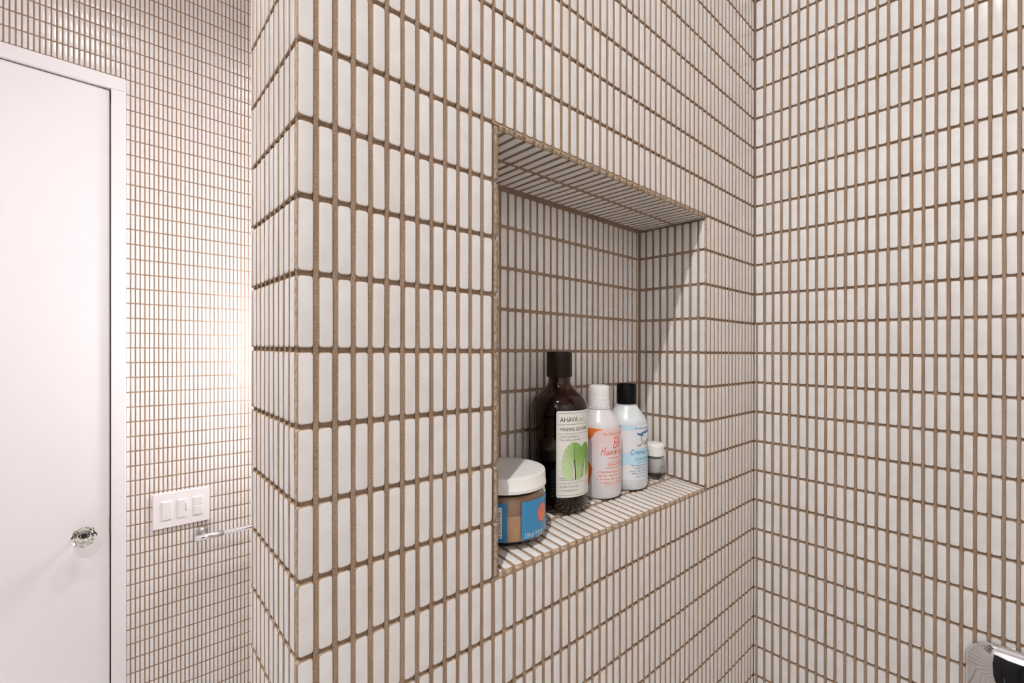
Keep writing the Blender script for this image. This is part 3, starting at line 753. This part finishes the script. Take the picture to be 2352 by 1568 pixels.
# ---------------------------------------------------------------- jar of body scrub
JR = .86
jr = bottle_root('scrub_jar', (4.492, 1.137), 'wide jar of tan body scrub with white lid and blue labels', 'jar')
M_JAR = mat('clear_plastic', (.95, .93, .91), .04, Transmission_Weight=1.0, IOR=1.30)
lathe_part('jar_body', [(0, .03), (.55, .03), (.68, .0), (.78, .01), (.835, .06), (JR, .15), (JR, .90), (.845, .955), (.80, .99), (.77, 1.06), (.75, 1.06), (.75, .97), (.80, .92), (.822, .86), (.822, .17), (.79, .09), (.70, .06), (0, .06)], M_JAR, jr)
ms = milky('tan_scrub', (.86, .50, .26), (.93, .64, .40), 120); ms.node_tree.nodes['Principled BSDF'].inputs['Roughness'].default_value = .4
lathe_part('scrub', [(0, .075), (.69, .075), (.775, .10), (.81, .18), (.815, .30), (.815, .60), (.79, .62), (0, .61)], ms, jr)
mf = milky('brown_upper_band', (.50, .26, .15), (.64, .38, .25), 60)  # darker brown above the scrub level
lathe_part('brown_upper_band', [(.815, .61), (.815, .86), (.79, .90), (.745, .95), (.735, .95), (.78, .88), (.80, .84), (.80, .61)], mf, jr)
ld = lathe_part('lid', [(0, 1.335), (.70, 1.345), (.82, 1.345), (.845, 1.335), (.855, 1.31), (.86, 1.11), (.868, 1.10), (.868, 1.045), (.86, 1.035), (.80, 1.035), (.80, 1.10), (0, 1.10)], M_WHITECAP, jr)
lb = strip('label', JR, D2(-18.5)*JR, D2(95)*JR, .136, .876, M_JARBLUE, jr, .004, 60); lb['label'] = 'blue label with an orange disc'
lettering(JR, [('330 g/11.6 oz', D2(-14)*JR, .175, .50, .085, 'L', 0)], M_WHITEINK, lb, .007)
Vd, Fd = [cyl(JR, D2(20)*JR, .56, .007)], []
for k in range(1, 6):
    for i in range(40): a = 2*math.pi*i/40; Vd.append(cyl(JR, D2(20)*JR+.175*k/5*math.cos(a), .56+.185*k/5*math.sin(a), .007))
for i in range(40):
    j = (i+1) % 40; Fd.append((0, 1+i, 1+j))
    for k in range(4): Fd.append((1+k*40+i, 1+(k+1)*40+i, 1+(k+1)*40+j, 1+k*40+j))
disc = mesh_obj('orange_disc', Vd, Fd, mat('coral_print', (.78, .16, .07), .35), lb, True)
ring = []
for rr_, nd in ((.145, 16), (.10, 11), (.05, 6)):
    for i in range(nd):
        a = 2*math.pi*i/nd+rr_*9; ux, hx = D2(20)*JR+rr_*math.cos(a), .56+rr_*1.05*math.sin(a); ring.append(([(ux-.008, hx-.006), (ux, hx+.004), (ux+.008, hx-.004)], .014))
strokes(JR, ring, mat('pale_dots', (.88, .62, .50), .4), lb, .009, 'dots')
strokes(JR, [([(D2(44)*JR, .80-.085*i), (D2(60)*JR, .80-.085*i), (D2(84)*JR, .80-.085*i)], .042) for i in range(8)], M_WHITEINK, lb, .007, 'white_print')
lb2 = strip('barcode_label', JR, D2(-110)*JR, D2(-38)*JR, .12, .88, mat('deep_blue_label', (.02, .19, .40), .3), jr, .004, 50)
st = strip('barcode_sticker', JR, D2(-86)*JR, D2(-44.5)*JR, .20, .80, mat('white_sticker', (.78, .78, .78), .4), lb2, .007, 30)
bars = []; x_ = -84
random.seed(3)
while x_ < -56:
    wd = random.choice((.012, .02, .03)); bars.append(([(D2(-84)*JR, .24+(x_+84)/28*.52), (D2(-70)*JR, .24+(x_+84)/28*.52), (D2(-53)*JR, .24+(x_+84)/28*.52)], wd)); x_ += random.choice((1.6, 2.2, 2.8))
strokes(JR, bars, M_INK, st, .009, 'bars')
def vertical_text(R, txt, u, h, length, cap, m, parent, off):
    v, f = text_faces(txt, 1.0); xs = [a for a, b in v]; x0, x1 = min(xs), max(xs)
    return mesh_obj('digits', [cyl(R, u-c*cap/.73, h+(a-x0)/(x1-x0)*length, off) for a, c in v], f, m, parent)
vertical_text(JR, '6 51043 01445 7', D2(-46)*JR, .22, .56, .075, M_INK, st, .009)
